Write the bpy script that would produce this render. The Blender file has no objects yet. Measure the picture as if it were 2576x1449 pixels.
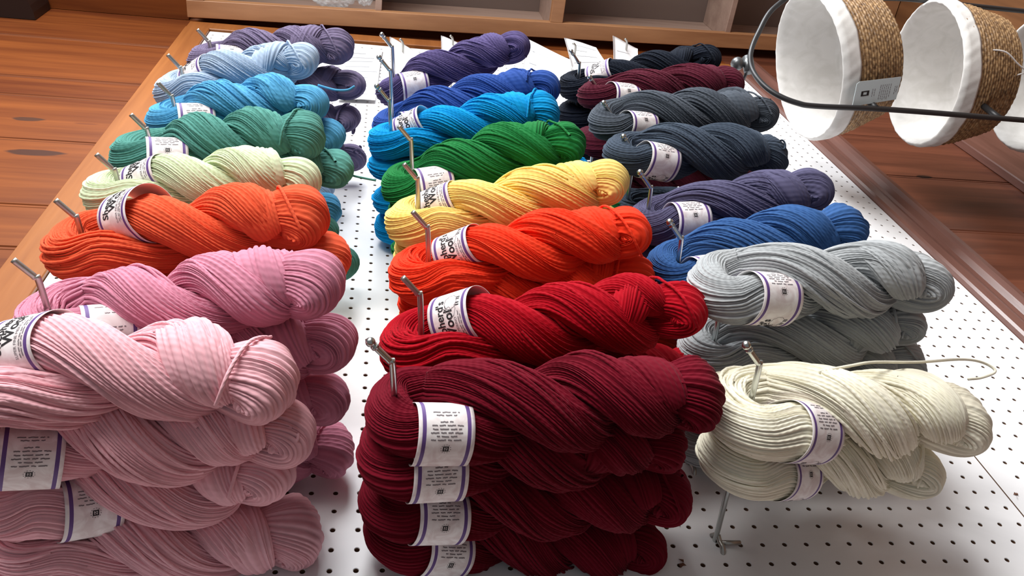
import bpy, math, random
import numpy as np
from mathutils import Matrix, Vector

# ------------------------------------------------------------------ camera, world, lights, exposure
S = 0.0254                      # all layout below is in inches on the pegboard: a = down the wall, b = along the wall, n = out of the wall
FLOOR_A = 36.0
def W(p):
    p = np.asarray(p, float)
    return np.stack([p[..., 1], -p[..., 2], FLOOR_A - p[..., 0]], -1) * S
CR = np.array([[ 0.9861958, -0.1158625,  0.118295 ], [ 0.0380418, -0.5367654, -0.8428735], [ 0.1611541,  0.8357385, -0.5249481]])
CC = np.array([-27.6801123, -21.6527211,  26.637155 ])
FPX = 2103.72
scene = bpy.context.scene
col = scene.collection
M3 = np.array([[0, 1, 0], [0, 0, -1], [-1, 0, 0]], float)
right, up, back = M3 @ CR[0], -(M3 @ CR[1]), -(M3 @ CR[2])
cam_d = bpy.data.cameras.new('camera')
cam = bpy.data.objects.new('camera', cam_d)
col.objects.link(cam)
mw = Matrix.Identity(4)
for i in range(3):
    mw[i][0], mw[i][1], mw[i][2], mw[i][3] = right[i], up[i], back[i], float(W(CC)[i])
cam.matrix_world = mw
cam_d.sensor_width = 36.0
cam_d.lens = FPX / 2576 * 36.0
cam_d.clip_start = 0.02
cam_d.clip_end = 50
cam_d.dof.use_dof = False
scene.camera = cam

def ray(x, y):
    return CR.T @ np.array([(x - 1288) / FPX, (y - 724.5) / FPX, 1.0])
def at_n(x, y, n):
    d = ray(x, y); return CC + d * ((n - CC[2]) / d[2])
def at_b(x, y, b):
    d = ray(x, y); return CC + d * ((b - CC[1]) / d[1])
def at_a(x, y, a):
    d = ray(x, y); return CC + d * ((a - CC[0]) / d[0])

world = bpy.data.worlds.new('world')
scene.world = world
world.use_nodes = True
wb = world.node_tree.nodes['Background']
wb.inputs['Color'].default_value = (0.93, 0.96, 1.0, 1)
wb.inputs['Strength'].default_value = 0.16

def area(name, pos, target, size, energy, color, size_y=None):
    l = bpy.data.lights.new(name, 'AREA')
    l.energy = energy; l.color = color; l.size = size
    if size_y: l.shape = 'RECTANGLE'; l.size_y = size_y
    o = bpy.data.objects.new(name, l); col.objects.link(o)
    p, t = Vector(W(pos)), Vector(W(target))
    o.location = p
    o.rotation_euler = (t - p).to_track_quat('-Z', 'Y').to_euler()
    return o
# daylight: a window in the far wall beyond the shelves, a wide one across the room, plus an unseen fill light added to brighten the bookcase
area('far_window_daylight', (-36, 88, 66), (-14, 25, 0), 0.9, 64, (0.95, 0.98, 1.0), 1.2)
area('room_window_daylight', (-58, 34, 112), (-14, 34, 4), 1.5, 70, (1.0, 0.99, 0.97), 1.4)
area('bookcase_fill', (-80, 22, 84), (-10, 76, 4), 1.2, 20, (1.0, 0.97, 0.93), 1.2)

scene.view_settings.view_transform = 'Standard'
scene.view_settings.look = 'None'
scene.view_settings.exposure = 0.30
scene.view_settings.gamma = 1.0

# ------------------------------------------------------------------ materials
def srgb(r, g, b):
    f = lambda c: c / 12.92 if c <= 0.04045 else ((c + 0.055) / 1.055) ** 2.4
    return (f(r / 255), f(g / 255), f(b / 255), 1.0)

def mat_new(name):
    m = bpy.data.materials.new(name); m.use_nodes = True
    nt = m.node_tree
    return m, nt, nt.nodes['Principled BSDF']

def simple(name, rgb, rough=0.6, metal=0.0, spec=0.5):
    m, nt, b = mat_new(name)
    b.inputs['Base Color'].default_value = srgb(*rgb)
    b.inputs['Roughness'].default_value = rough
    b.inputs['Metallic'].default_value = metal
    b.inputs['Specular IOR Level'].default_value = spec
    return m

def node(nt, t, **kw):
    n = nt.nodes.new(t)
    for k, v in kw.items():
        if hasattr(n, k): setattr(n, k, v)
        else: n.inputs[k].default_value = v
    return n

def wool(name, rgb, var=0.16):
    m, nt, b = mat_new('wool_' + name)
    c = srgb(*rgb)
    tc = node(nt, 'ShaderNodeTexCoord')
    no = node(nt, 'ShaderNodeTexNoise'); no.inputs['Scale'].default_value = 55; no.inputs['Detail'].default_value = 3
    nt.links.new(tc.outputs['Object'], no.inputs['Vector'])
    mix = node(nt, 'ShaderNodeMixRGB')
    mix.inputs[1].default_value = tuple(x * (1 - var) for x in c[:3]) + (1,)
    mix.inputs[2].default_value = tuple(min(1, x * (1 + var)) for x in c[:3]) + (1,)
    nt.links.new(no.outputs['Fac'], mix.inputs[0])
    nt.links.new(mix.outputs[0], b.inputs['Base Color'])
    b.inputs['Roughness'].default_value = 0.92
    b.inputs['Specular IOR Level'].default_value = 0.12
    b.inputs['Sheen Weight'].default_value = 0.12
    b.inputs['Sheen Roughness'].default_value = 0.45
    b.inputs['Sheen Tint'].default_value = tuple(min(1, 0.35 + 0.8 * x) for x in c[:3]) + (1,)
    # the little diagonal turns of the plied yarn, along each strand (UV: x = along, y = strand number)
    wv = node(nt, 'ShaderNodeTexWave'); wv.wave_type = 'BANDS'; wv.bands_direction = 'DIAGONAL'
    wv.inputs['Scale'].default_value = 0.5; wv.inputs['Distortion'].default_value = 0.6
    wv.inputs['Detail'].default_value = 1.0
    nt.links.new(tc.outputs['UV'], wv.inputs['Vector'])
    bp = node(nt, 'ShaderNodeBump'); bp.inputs['Strength'].default_value = 0.35; bp.inputs['Distance'].default_value = 0.0006
    nt.links.new(wv.outputs['Fac'], bp.inputs['Height'])
    nt.links.new(bp.outputs['Normal'], b.inputs['Normal'])
    return m

def wood(name, c1, c2, grain, rough=0.38, knots=0.0, spec=0.5, attr=False, scale=1.0):
    """grain: object axis along which the grain runs."""
    m, nt, b = mat_new(name)
    tc = node(nt, 'ShaderNodeTexCoord')
    mp = node(nt, 'ShaderNodeMapping')
    sc = [14.0 * scale, 14.0 * scale, 14.0 * scale]; sc['XYZ'.index(grain)] = 0.9 * scale
    mp.inputs['Scale'].default_value = sc
    nt.links.new(tc.outputs['Object'], mp.inputs['Vector'])
    n1 = node(nt, 'ShaderNodeTexNoise'); n1.inputs['Scale'].default_value = 1.5; n1.inputs['Detail'].default_value = 5; n1.inputs['Distortion'].default_value = 0.6
    nt.links.new(mp.outputs[0], n1.inputs['Vector'])
    n2 = node(nt, 'ShaderNodeTexNoise'); n2.inputs['Scale'].default_value = 8.0; n2.inputs['Detail'].default_value = 6
    nt.links.new(mp.outputs[0], n2.inputs['Vector'])
    add = node(nt, 'ShaderNodeMath', operation='MULTIPLY_ADD'); add.inputs[1].default_value = 0.35
    nt.links.new(n2.outputs['Fac'], add.inputs[0]); nt.links.new(n1.outputs['Fac'], add.inputs[2])
    last = add.outputs[0]
    if attr:
        at = node(nt, 'ShaderNodeAttribute', attribute_name='tone')
        a2 = node(nt, 'ShaderNodeMath', operation='ADD')
        nt.links.new(last, a2.inputs[0]); nt.links.new(at.outputs['Fac'], a2.inputs[1]); last = a2.outputs[0]
    r = node(nt, 'ShaderNodeValToRGB')
    r.color_ramp.elements[0].position = 0.42; r.color_ramp.elements[0].color = srgb(*c1)
    r.color_ramp.elements[1].position = 0.95; r.color_ramp.elements[1].color = srgb(*c2)
    nt.links.new(last, r.inputs[0])
    nt.links.new(r.outputs[0], b.inputs['Base Color'])
    b.inputs['Roughness'].default_value = rough
    b.inputs['Specular IOR Level'].default_value = spec
    bp = node(nt, 'ShaderNodeBump'); bp.inputs['Strength'].default_value = 0.08; bp.inputs['Distance'].default_value = 0.002
    nt.links.new(n2.outputs['Fac'], bp.inputs['Height']); nt.links.new(bp.outputs[0], b.inputs['Normal'])
    return m

def mottled(name, c1, c2, scale, rough=0.7, bump=0.0, spec=0.3):
    m, nt, b = mat_new(name)
    tc = node(nt, 'ShaderNodeTexCoord')
    n1 = node(nt, 'ShaderNodeTexNoise'); n1.inputs['Scale'].default_value = scale; n1.inputs['Detail'].default_value = 4; n1.inputs['Distortion'].default_value = 1.0
    nt.links.new(tc.outputs['Object'], n1.inputs['Vector'])
    r = node(nt, 'ShaderNodeValToRGB')
    r.color_ramp.elements[0].position = 0.38; r.color_ramp.elements[0].color = srgb(*c1)
    r.color_ramp.elements[1].position = 0.62; r.color_ramp.elements[1].color = srgb(*c2)
    nt.links.new(n1.outputs['Fac'], r.inputs[0]); nt.links.new(r.outputs[0], b.inputs['Base Color'])
    b.inputs['Roughness'].default_value = rough; b.inputs['Specular IOR Level'].default_value = spec
    if bump:
        bp = node(nt, 'ShaderNodeBump'); bp.inputs['Strength'].default_value = 0.5; bp.inputs['Distance'].default_value = bump
        nt.links.new(n1.outputs['Fac'], bp.inputs['Height']); nt.links.new(bp.outputs[0], b.inputs['Normal'])
    return m

WOOD_WALL = wood('honey_pine_planks', (94, 43, 16), (138, 75, 32), 'Z', rough=0.46, spec=0.3, attr=True)
WOOD_DARK = wood('red_brown_planks', (80, 44, 32), (124, 72, 52), 'Z', rough=0.38, spec=0.4, attr=True)
WOOD_TRIM = wood('golden_pine_trim', (138, 80, 38), (172, 108, 56), 'X', rough=0.4)
WOOD_RED = wood('dark_red_moulding', (92, 60, 52), (124, 86, 76), 'X', rough=0.3)
WOOD_CASE = wood('bookcase_pine', (158, 110, 74), (190, 140, 98), 'Z', rough=0.5)
WOOD_CASE_IN = wood('bookcase_inside_wood', (148, 122, 110), (178, 152, 138), 'Z', rough=0.5)
FLOOR_M = wood('floor_boards_wood', (90, 58, 36), (130, 88, 56), 'X', rough=0.4)
BOARD_M = mottled('white_hardboard', (232, 232, 234), (244, 244, 246), 6.0, rough=0.42, spec=0.4)
BOARD_EDGE = simple('hardboard_core', (120, 88, 66), 0.9)
CHIP_M = simple('torn_hardboard', (112, 74, 56), 0.95)
PAPER_M = mottled('marbled_label_paper', (226, 214, 214), (246, 242, 242), 70.0, rough=0.75)
PAPER_IN = simple('label_paper_inside', (236, 232, 230), 0.8)
PURPLE_M = simple('purple_label_ink', (98, 68, 134), 0.6)
INK_M = simple('black_label_ink', (30, 26, 30), 0.7)
INK_GREY = simple('faint_label_ink', (120, 112, 116), 0.8)
WHITE_PAPER = simple('white_card', (240, 240, 242), 0.6)
LINE_M = simple('grey_print', (150, 152, 156), 0.8)
STEEL = simple('zinc_plated_steel', (188, 192, 190), 0.28, 1.0)
STEEL_DULL = simple('dull_zinc_steel', (178, 176, 170), 0.42, 1.0)
IRON = simple('dark_painted_steel', (52, 52, 54), 0.4, 0.3)
IRON_GREY = simple('grey_painted_steel', (104, 106, 108), 0.35, 0.6)
CLOTH = mottled('white_cotton_lining', (206, 203, 199), (216, 213, 210), 30, rough=0.9, bump=0.0008)
TAG_M = simple('pale_blue_card', (196, 208, 212), 0.6)
STRING_M = simple('white_cotton_string', (232, 230, 228), 0.9)
DARK_M = simple('very_dark_brown', (38, 24, 20), 0.5)

def seagrass():
    m, nt, b = mat_new('woven_seagrass')
    tc = node(nt, 'ShaderNodeTexCoord')
    n1 = node(nt, 'ShaderNodeTexNoise'); n1.inputs['Scale'].default_value = 160; n1.inputs['Detail'].default_value = 3
    nt.links.new(tc.outputs['Object'], n1.inputs['Vector'])
    r = node(nt, 'ShaderNodeValToRGB')
    r.color_ramp.elements[0].position = 0.35; r.color_ramp.elements[0].color = srgb(104, 76, 50)
    r.color_ramp.elements[1].position = 0.68; r.color_ramp.elements[1].color = srgb(176, 140, 98)
    nt.links.new(n1.outputs['Fac'], r.inputs[0]); nt.links.new(r.outputs[0], b.inputs['Base Color'])
    b.inputs['Roughness'].default_value = 0.5; b.inputs['Specular IOR Level'].default_value = 0.5
    return m
SEAGRASS = seagrass()

def clear_plastic():
    m, nt, b = mat_new('clear_plastic_film')
    b.inputs['Base Color'].default_value = (0.9, 0.92, 0.93, 1)
    b.inputs['Roughness'].default_value = 0.12
    b.inputs['Specular IOR Level'].default_value = 0.8
    tr = node(nt, 'ShaderNodeBsdfTransparent'); tr.inputs[0].default_value = (0.93, 0.94, 0.95, 1)
    mx = node(nt, 'ShaderNodeMixShader'); mx.inputs[0].default_value = 0.30
    nt.links.new(tr.outputs[0], mx.inputs[1]); nt.links.new(b.outputs[0], mx.inputs[2])
    nt.links.new(mx.outputs[0], nt.nodes['Material Output'].inputs['Surface'])
    return m
FILM = clear_plastic()

# ------------------------------------------------------------------ mesh helpers
def mesh_obj(name, verts, faces, mats, parent=None, origin=None, mat_idx=None, smooth=True, uvs=None, attr=None):
    """verts in inches (a, b, n); faces: (M,4) int array or list of tuples."""
    v = W(verts)
    o3 = np.zeros(3)
    if origin is not None: o3 = W(origin)
    v = v - o3
    me = bpy.data.meshes.new(name)
    if isinstance(faces, np.ndarray):
        nf, k = faces.shape
        me.vertices.add(len(v)); me.vertices.foreach_set('co', v.astype(np.float32).ravel())
        me.loops.add(nf * k); me.loops.foreach_set('vertex_index', faces.astype(np.int32).ravel())
        me.polygons.add(nf)
        me.polygons.foreach_set('loop_start', np.arange(0, nf * k, k, dtype=np.int32))
        me.polygons.foreach_set('loop_total', np.full(nf, k, dtype=np.int32))
        me.update(calc_edges=True)
    else:
        me.from_pydata([tuple(x) for x in v], [], [tuple(int(i) for i in f) for f in faces])
    if not isinstance(mats, (list, tuple)): mats = [mats]
    for m in mats: me.materials.append(m)
    if mat_idx is not None:
        me.polygons.foreach_set('material_index', np.asarray(mat_idx, dtype=np.int32))
    if smooth is True:
        me.polygons.foreach_set('use_smooth', np.ones(len(me.polygons), dtype=bool))
    elif smooth is not False and smooth is not None:
        me.polygons.foreach_set('use_smooth', np.asarray(smooth, dtype=bool))
    if uvs is not None:
        ul = me.uv_layers.new(name='UVMap')
        li = np.empty(len(me.loops), dtype=np.int32); me.loops.foreach_get('vertex_index', li)
        ul.data.foreach_set('uv', uvs[li].astype(np.float32).ravel())
    if attr is not None:
        at = me.attributes.new('tone', 'FLOAT', 'FACE'); at.data.foreach_set('value', np.asarray(attr, dtype=np.float32))
    me.validate()
    o = bpy.data.objects.new(name, me)
    col.objects.link(o)
    if parent is not None:
        o.parent = parent
        po = np.array(parent['o_'][:]) if 'o_' in parent else np.zeros(3)
        o.location = tuple(o3 - po)
    else:
        o.location = tuple(o3)
    return o

def thing(name, label, cat, origin, group=None):
    o = bpy.data.objects.new(name, None); col.objects.link(o)
    w = W(origin); o.location = tuple(w); o['o_'] = [float(x) for x in w]
    o.empty_display_size = 0.02
    o['label'] = label; o['category'] = cat
    if group: o['group'] = group
    return o
def tag(o, label, cat, group=None):
    o['label'] = label; o['category'] = cat
    if group: o['group'] = group
    return o
def structure(o):
    o['kind'] = 'structure'; return o

class MB:
    """collects pieces into one mesh (verts in inches)"""
    def __init__(s): s.v = []; s.f = []; s.m = []; s.n = 0; s.sm = []; s.t = []
    def add(s, v, f, m=0, smooth=True, tone=0.0):
        v = np.asarray(v, float).reshape(-1, 3)
        s.v.append(v)
        for q in f: s.f.append(tuple(int(i) + s.n for i in q)); s.m.append(m); s.sm.append(smooth); s.t.append(tone)
        s.n += len(v)
    def box(s, lo, hi, m=0, bev=0.0, tone=0.0):
        (a0, b0, n0), (a1, b1, n1) = lo, hi
        if bev <= 0:
            v = [(a, b, n) for a in (a0, a1) for b in (b0, b1) for n in (n0, n1)]
            f = [(0, 1, 3, 2), (4, 6, 7, 5), (0, 4, 5, 1), (2, 3, 7, 6), (0, 2, 6, 4), (1, 5, 7, 3)]
            s.add(v, f, m, False, tone); return
        e = bev
        v = []; ix = {}
        for i, a in enumerate((a0, a1)):
            for j, b in enumerate((b0, b1)):
                for k, n in enumerate((n0, n1)):
                    da, db, dn = (e if i == 0 else -e), (e if j == 0 else -e), (e if k == 0 else -e)
                    for ax, p in enumerate(((a, b + db, n + dn), (a + da, b, n + dn), (a + da, b + db, n))):
                        ix[i, j, k, ax] = len(v); v.append(p)
        f = []
        for i in (0, 1):
            f.append([ix[i, 0, 0, 0], ix[i, 1, 0, 0], ix[i, 1, 1, 0], ix[i, 0, 1, 0]])
            f.append([ix[0, i, 0, 1], ix[0, i, 1, 1], ix[1, i, 1, 1], ix[1, i, 0, 1]])
            f.append([ix[0, 0, i, 2], ix[1, 0, i, 2], ix[1, 1, i, 2], ix[0, 1, i, 2]])
        for i in (0, 1):
            for j in (0, 1):
                f.append([ix[i, j, 0, 0], ix[i, j, 0, 1], ix[i, j, 1, 1], ix[i, j, 1, 0]])
                f.append([ix[i, 0, j, 0], ix[i, 0, j, 2], ix[i, 1, j, 2], ix[i, 1, j, 0]])
                f.append([ix[0, i, j, 1], ix[0, i, j, 2], ix[1, i, j, 2], ix[1, i, j, 1]])
                for k in (0, 1): f.append([ix[i, j, k, 0], ix[i, j, k, 1], ix[i, j, k, 2]])
        s.add(v, f, m, False, tone)
    def tube(s, pts, r, k=10, m=0, cap=True, closed=False):
        v, f = tube(pts, r, k, cap, closed); s.add(v, f, m, True)
    def ball(s, c, r, m=0, k=14, sc=(1, 1, 1)):
        v = []; f = []
        h = k // 2
        for i in range(h + 1):
            th = math.pi * i / h
            for j in range(k):
                ph = 2 * math.pi * j / k
                v.append((c[0] + sc[0] * r * math.sin(th) * math.cos(ph), c[1] + sc[1] * r * math.sin(th) * math.sin(ph), c[2] + sc[2] * r * math.cos(th)))
        for i in range(h):
            for j in range(k): f.append((i * k + j, (i + 1) * k + j, (i + 1) * k + (j + 1) % k, i * k + (j + 1) % k))
        s.add(v, f, m, True)
    def build(s, name, mats, parent=None, origin=None, tone=False):
        return mesh_obj(name, np.concatenate(s.v), s.f, mats, parent, origin, s.m, s.sm, attr=(s.t if tone else None))

def unit(v): return v / (np.linalg.norm(v, axis=-1, keepdims=True) + 1e-12)

def tube(pts, r, k=10, cap=True, closed=False):
    P = np.asarray(pts, float); N = len(P)
    T = np.empty_like(P)
    if closed: T = np.roll(P, -1, 0) - np.roll(P, 1, 0)
    else: T[1:-1] = P[2:] - P[:-2]; T[0] = P[1] - P[0]; T[-1] = P[-1] - P[-2]
    T = unit(T)
    r = np.broadcast_to(np.asarray(r, float), (N,))
    ref = np.array([0.31, 0.22, 0.93]);
    if abs(T[0] @ ref) > 0.9: ref = np.array([1.0, 0, 0])
    U = unit(ref - T[0] * (ref @ T[0])); us = [U]
    for i in range(1, N):
        U = U - T[i] * (U @ T[i]); U = unit(U); us.append(U)
    U = np.array(us); V = np.cross(T, U)
    th = np.arange(k) * 2 * math.pi / k
    v = P[:, None, :] + r[:, None, None] * (np.cos(th)[None, :, None] * U[:, None, :] + np.sin(th)[None, :, None] * V[:, None, :])
    v = v.reshape(-1, 3)
    f = []
    for i in range(N if closed else N - 1):
        i2 = (i + 1) % N
        for j in range(k): f.append((i * k + j, i * k + (j + 1) % k, i2 * k + (j + 1) % k, i2 * k + j))
    if cap and not closed:
        f.append(tuple(range(k - 1, -1, -1))); f.append(tuple((N - 1) * k + j for j in range(k)))
    return v, f

def spline(pts, n):
    """Catmull-Rom through pts"""
    P = np.asarray(pts, float)
    P = np.vstack([2 * P[0] - P[1], P, 2 * P[-1] - P[-2]])
    out = []
    m = len(P) - 3
    for t in np.linspace(0, m - 1e-9, n):
        i = int(t); u = t - i
        p0, p1, p2, p3 = P[i:i + 4]
        out.append(0.5 * ((2 * p1) + (-p0 + p2) * u + (2 * p0 - 5 * p1 + 4 * p2 - p3) * u * u + (-p0 + 3 * p1 - 3 * p2 + p3) * u ** 3))
    return np.array(out)

# ------------------------------------------------------------------ room shell
def add_knots(m, knots):
    nt = m.node_tree; b = nt.nodes['Principled BSDF']
    src = b.inputs['Base Color'].links[0].from_socket
    tc = node(nt, 'ShaderNodeTexCoord')
    for (ka, kb, ra, rb, dark) in knots:
        c = W((ka, kb, 0))
        mp = node(nt, 'ShaderNodeMapping')
        mp.inputs['Location'].default_value = (-c[0] / (rb * S), 0, -c[2] / (ra * S))
        mp.inputs['Scale'].default_value = (1 / (rb * S), 0.0, 1 / (ra * S))
        nt.links.new(tc.outputs['Object'], mp.inputs['Vector'])
        no = node(nt, 'ShaderNodeTexNoise'); no.inputs['Scale'].default_value = 1.3; no.inputs['Detail'].default_value = 2
        nt.links.new(mp.outputs[0], no.inputs['Vector'])
        ln = node(nt, 'ShaderNodeVectorMath', operation='LENGTH'); nt.links.new(mp.outputs[0], ln.inputs[0])
        ad = node(nt, 'ShaderNodeMath', operation='MULTIPLY_ADD'); ad.inputs[1].default_value = 0.5
        nt.links.new(no.outputs['Fac'], ad.inputs[0]); nt.links.new(ln.outputs['Value'], ad.inputs[2])
        r = node(nt, 'ShaderNodeValToRGB')
        e = r.color_ramp.elements
        e[0].position = 0.85; e[0].color = (1, 1, 1, 1); e[1].position = 1.25; e[1].color = (0, 0, 0, 1)
        x = r.color_ramp.elements.new(1.5); x.color = (0.35, 0.35, 0.35, 1)
        x = r.color_ramp.elements.new(1.75); x.color = (0, 0, 0, 1)
        nt.links.new(ad.outputs[0], r.inputs[0])
        mx = node(nt, 'ShaderNodeMixRGB'); mx.inputs[2].default_value = srgb(*dark)
        nt.links.new(r.outputs[0], mx.inputs[0]); nt.links.new(src, mx.inputs[1])
        src = mx.outputs[0]
    nt.links.new(src, b.inputs['Base Color'])
add_knots(WOOD_WALL, [(-54.4, 43.2, 1.7, 0.55, (74, 44, 30)), (-51.9, 37.2, 2.9, 0.75, (70, 40, 28)), (-50.2, 43.0, 1.3, 0.2, (110, 56, 26))])
add_knots(WOOD_DARK, [(21.5, 43.4, 1.2, 0.5, (34, 18, 16))])

def plank_wall(mb, a0, a1, b0, b1, grooves, n0, m, rng):
    prof = []
    tones = []
    t = 0.0
    def pt(b, n): prof.append((b, n)); tones.append(t)
    pt(b0, n0)
    for g in grooves:
        pt(g - 0.42, n0); pt(g - 0.36, n0 - 0.07); pt(g - 0.30, n0)
        pt(g - 0.1, n0); pt(g, n0 - 0.16)
        t = rng.uniform(-0.10, 0.08)
        pt(g + 0.1, n0)
    pt(b1, n0)
    v = [(a, b, n) for (b, n) in prof for a in (a0, a1)]
    for i in range(len(prof) - 1):
        q = np.array([v[2 * i], v[2 * i + 1], v[2 * i + 3], v[2 * i + 2]])
        mb.add(q, [(0, 1, 2, 3)], m, False, tones[i])
rng = random.Random(4)
mb = MB()
plank_wall(mb, -110, 13.0, -45, 100, [-30, -20, -10, 0, 9.5, 18.5, 24.0, 29.3, 39.5, 48.3, 52.6, 63.6, 74], -0.5, 0, rng)
plank_wall(mb, 13.0, FLOOR_A, -45, 100, [-28, -17, -6, 5, 14, 23.5, 32.9, 43.3, 53, 62, 71], -0.5, 1, rng)
mb.box((-110, -45, -4), (FLOOR_A, 100, -0.75), 1)
structure(mb.build('wall_back', [WOOD_WALL, WOOD_DARK], tone=True))

FB = lambda a: 70.4 + 0.11 * (a + 48)          # front plane of the far end (it runs a little out of plumb)
mb = MB(); mb.box((-110, 73.2, -0.45), (-48.6, 95, 28)); mb.box((-110, 95, -0.45), (FLOOR_A, 97, 28))
structure(mb.build('wall_right', WOOD_WALL))
mb = MB(); mb.box((FLOOR_A, -70, -4), (FLOOR_A + 1, 90, 110))
structure(mb.build('floor', FLOOR_M))
mb = MB(); mb.box((30.0, -45, -0.49), (FLOOR_A, 72, 0.35), bev=0.1)
structure(mb.build('baseboard_back', WOOD_RED))
mb = MB(); mb.box((-47.95, -32, -0.49), (-45.55, 68.4, 0.28), bev=0.06)
structure(mb.build('trim_1', WOOD_TRIM))
mb = MB(); mb.box((-47.9, 0, -0.49), (12.4, 2.2, 0.22), bev=0.05)
vv = np.concatenate(mb.v); vv[:, 1] += 68.35 + 0.02 * (vv[:, 0] + 48)
structure(mesh_obj('trim_3', vv, mb.f, WOOD_TRIM, smooth=False))
prof = [(12.55, -0.49), (12.55, 0.35), (12.7, 0.5), (13.25, 0.6), (13.55, 0.5), (13.75, 0.42), (14.05, 0.5), (14.3, 0.85), (14.65, 1.05), (15.05, 1.05), (15.35, 0.85), (15.55, 0.5), (15.65, 0.2), (15.65, -0.49)]
v = [(a, b, n) for (a, n) in prof for b in (-32, 71)]
f = [(2 * i, 2 * i + 1, 2 * i + 3, 2 * i + 2) for i in range(len(prof) - 1)]
f.append(tuple(2 * i for i in range(len(prof)))); f.append(tuple(2 * i + 1 for i in range(len(prof) - 1, -1, -1)))
structure(mesh_obj('trim_2', v, f, WOOD_RED, smooth=False))

# ------------------------------------------------------------------ pegboard panels with real holes
def pegboard(name, a0, a1, b0, b1, label):
    R = 0.125; K = 12
    ca = [x for x in range(math.ceil(a0), math.floor(a1) + 1) if x - 0.45 >= a0 and x + 0.45 <= a1]
    cb = [x for x in range(math.ceil(b0), math.floor(b1) + 1) if x - 0.45 >= b0 and x + 0.45 <= b1]
    th = (np.arange(K) + 0.5) * 2 * math.pi / K
    c = np.stack([np.cos(th), np.sin(th)], 1)
    circ = c * R
    circ_in = c * (R - 0.02)
    sq = c / np.abs(c).max(1, keepdims=True)
    vs = []; fs = []; mi = []; n = 0
    base_f = [(j, (j + 1) % K, K + (j + 1) % K, K + j) for j in range(K)] + [(K + j, K + (j + 1) % K, 2 * K + (j + 1) % K, 2 * K + j) for j in range(K)] + [(2 * K + j, 2 * K + (j + 1) % K, 3 * K + (j + 1) % K, 3 * K + j) for j in range(K)]
    base_m = [0] * (2 * K) + [1] * K
    # corners need explicit triangles: the square ring points skip the corners
    for a in ca:
        la = a0 if a == ca[0] else a - 0.5
        ha = a1 if a == ca[-1] else a + 0.5
        for b in cb:
            lb = b0 if b == cb[0] else b - 0.5
            hb = b1 if b == cb[-1] else b + 0.5
            s2 = sq.copy()
            s2[:, 0] = np.where(sq[:, 0] > 0, sq[:, 0] * (ha - a), sq[:, 0] * (a - la)) + a
            s2[:, 1] = np.where(sq[:, 1] > 0, sq[:, 1] * (hb - b), sq[:, 1] * (b - lb)) + b
            rim = circ + (a, b); inn = circ_in + (a, b)
            V = np.concatenate([np.c_[s2, np.zeros(K)], np.c_[rim, np.zeros(K)], np.c_[inn, np.full(K, -0.03)], np.c_[inn, np.full(K, -0.25)], [[la, lb, 0], [ha, lb, 0], [ha, hb, 0], [la, hb, 0]]])
            vs.append(V)
            for q in base_f: fs.append(tuple(i + n for i in q))
            mi += base_m
            n += len(V)
            # fill corners
            o = n - 4
            k0 = n - len(V)
            for ci, (sa, sb) in enumerate(((-1, -1), (1, -1), (1, 1), (-1, 1))):
                ang = math.atan2(sb, sa) % (2 * math.pi)
                j = int(ang / (2 * math.pi / K) - 0.5) % K
                fs.append((k0 + j, o + ci, k0 + (j + 1) % K)); mi.append(0)
    V = np.concatenate(vs)
    e = [(a0, b0), (a1, b0), (a1, b1), (a0, b1)]
    Ve = np.array([(x, y, z) for (x, y) in e for z in (0, -0.25)])
    for j in range(4): fs.append((n + 2 * j, n + 2 * ((j + 1) % 4), n + 2 * ((j + 1) % 4) + 1, n + 2 * j + 1)); mi.append(1)
    n += 8
    V = np.concatenate([V, Ve])
    o = mesh_obj(name, V, fs, [BOARD_M, BOARD_EDGE], None, ((a0 + a1) / 2, (b0 + b1) / 2, 0), mi, False)
    tag(o, label, 'pegboard')
    o['o_'] = list(W(((a0 + a1) / 2, (b0 + b1) / 2, 0)))
    return o
panel_main = pegboard('pegboard', -45.5, 2.52, -8, 68.2, 'large white perforated hardboard panel holding all the yarn hooks')
panel_low = pegboard('pegboard', 2.6, 12.5, -8, 68.2, 'narrow white pegboard strip below the seam, along the dark moulding')

def chips(pts, seed):
    r = random.Random(seed); mb = MB()
    for (x, y, s) in pts:
        c = at_n(x, y, 0.0)
        for k in range(5):
            o = c + np.array([r.uniform(-s, s), r.uniform(-s, s), 0])
            q = [o + np.array([r.uniform(-s, s), r.uniform(-s, s), 0.004 + r.uniform(0, 0.1)]) for _ in range(3)]
            q.append(o + np.array([0, 0, 0.12 * r.random() + 0.03]))
            mb.add(q, [(0, 1, 2), (0, 1, 3), (1, 2, 3), (0, 2, 3)], 0, False)
    return mb

for (x, y, s_, pn) in ((1701, 1320, 0.10, panel_main), (1715, 1419, 0.15, panel_main), (2556, 1246, 0.13, panel_low)):
    chips([(x, y, s_)], x).build('torn_hole_edge', CHIP_M, pn, at_n(x, y, 0))

# ------------------------------------------------------------------ built-in shelves at the far end
bk = thing('bookcase', 'open pine shelf unit standing across the far end of the wall', 'bookcase', (0, FB(0), 0.6))
def case_part(name, boxes, mat, label=None):
    mb = MB()
    for lo, hi in boxes: mb.box(lo, hi, bev=0.05)
    vv = np.concatenate(mb.v); vv[:, 1] += FB(vv[:, 0])
    o = mesh_obj(name, vv, mb.f, mat, bk, (0, FB(0), 0.6), None, False)
    if label: o['label'] = label
    return o
A_END = 35.9; N_OUT = 27.0
case_part('stile', [((-48.1, 0, 0.62), (A_END, 0.9, 2.4))], WOOD_CASE)
case_part('stile', [((-48.1, 0, N_OUT - 1.8), (A_END, 0.9, N_OUT))], WOOD_CASE)
case_part('top_rail', [((-48.1, 0.02, 2.4), (-46.4, 0.9, N_OUT - 1.8))], WOOD_CASE)
case_part('rail', [((-9.0, 0.02, 2.4), (-7.5, 0.9, N_OUT - 1.8))], WOOD_CASE)
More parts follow.
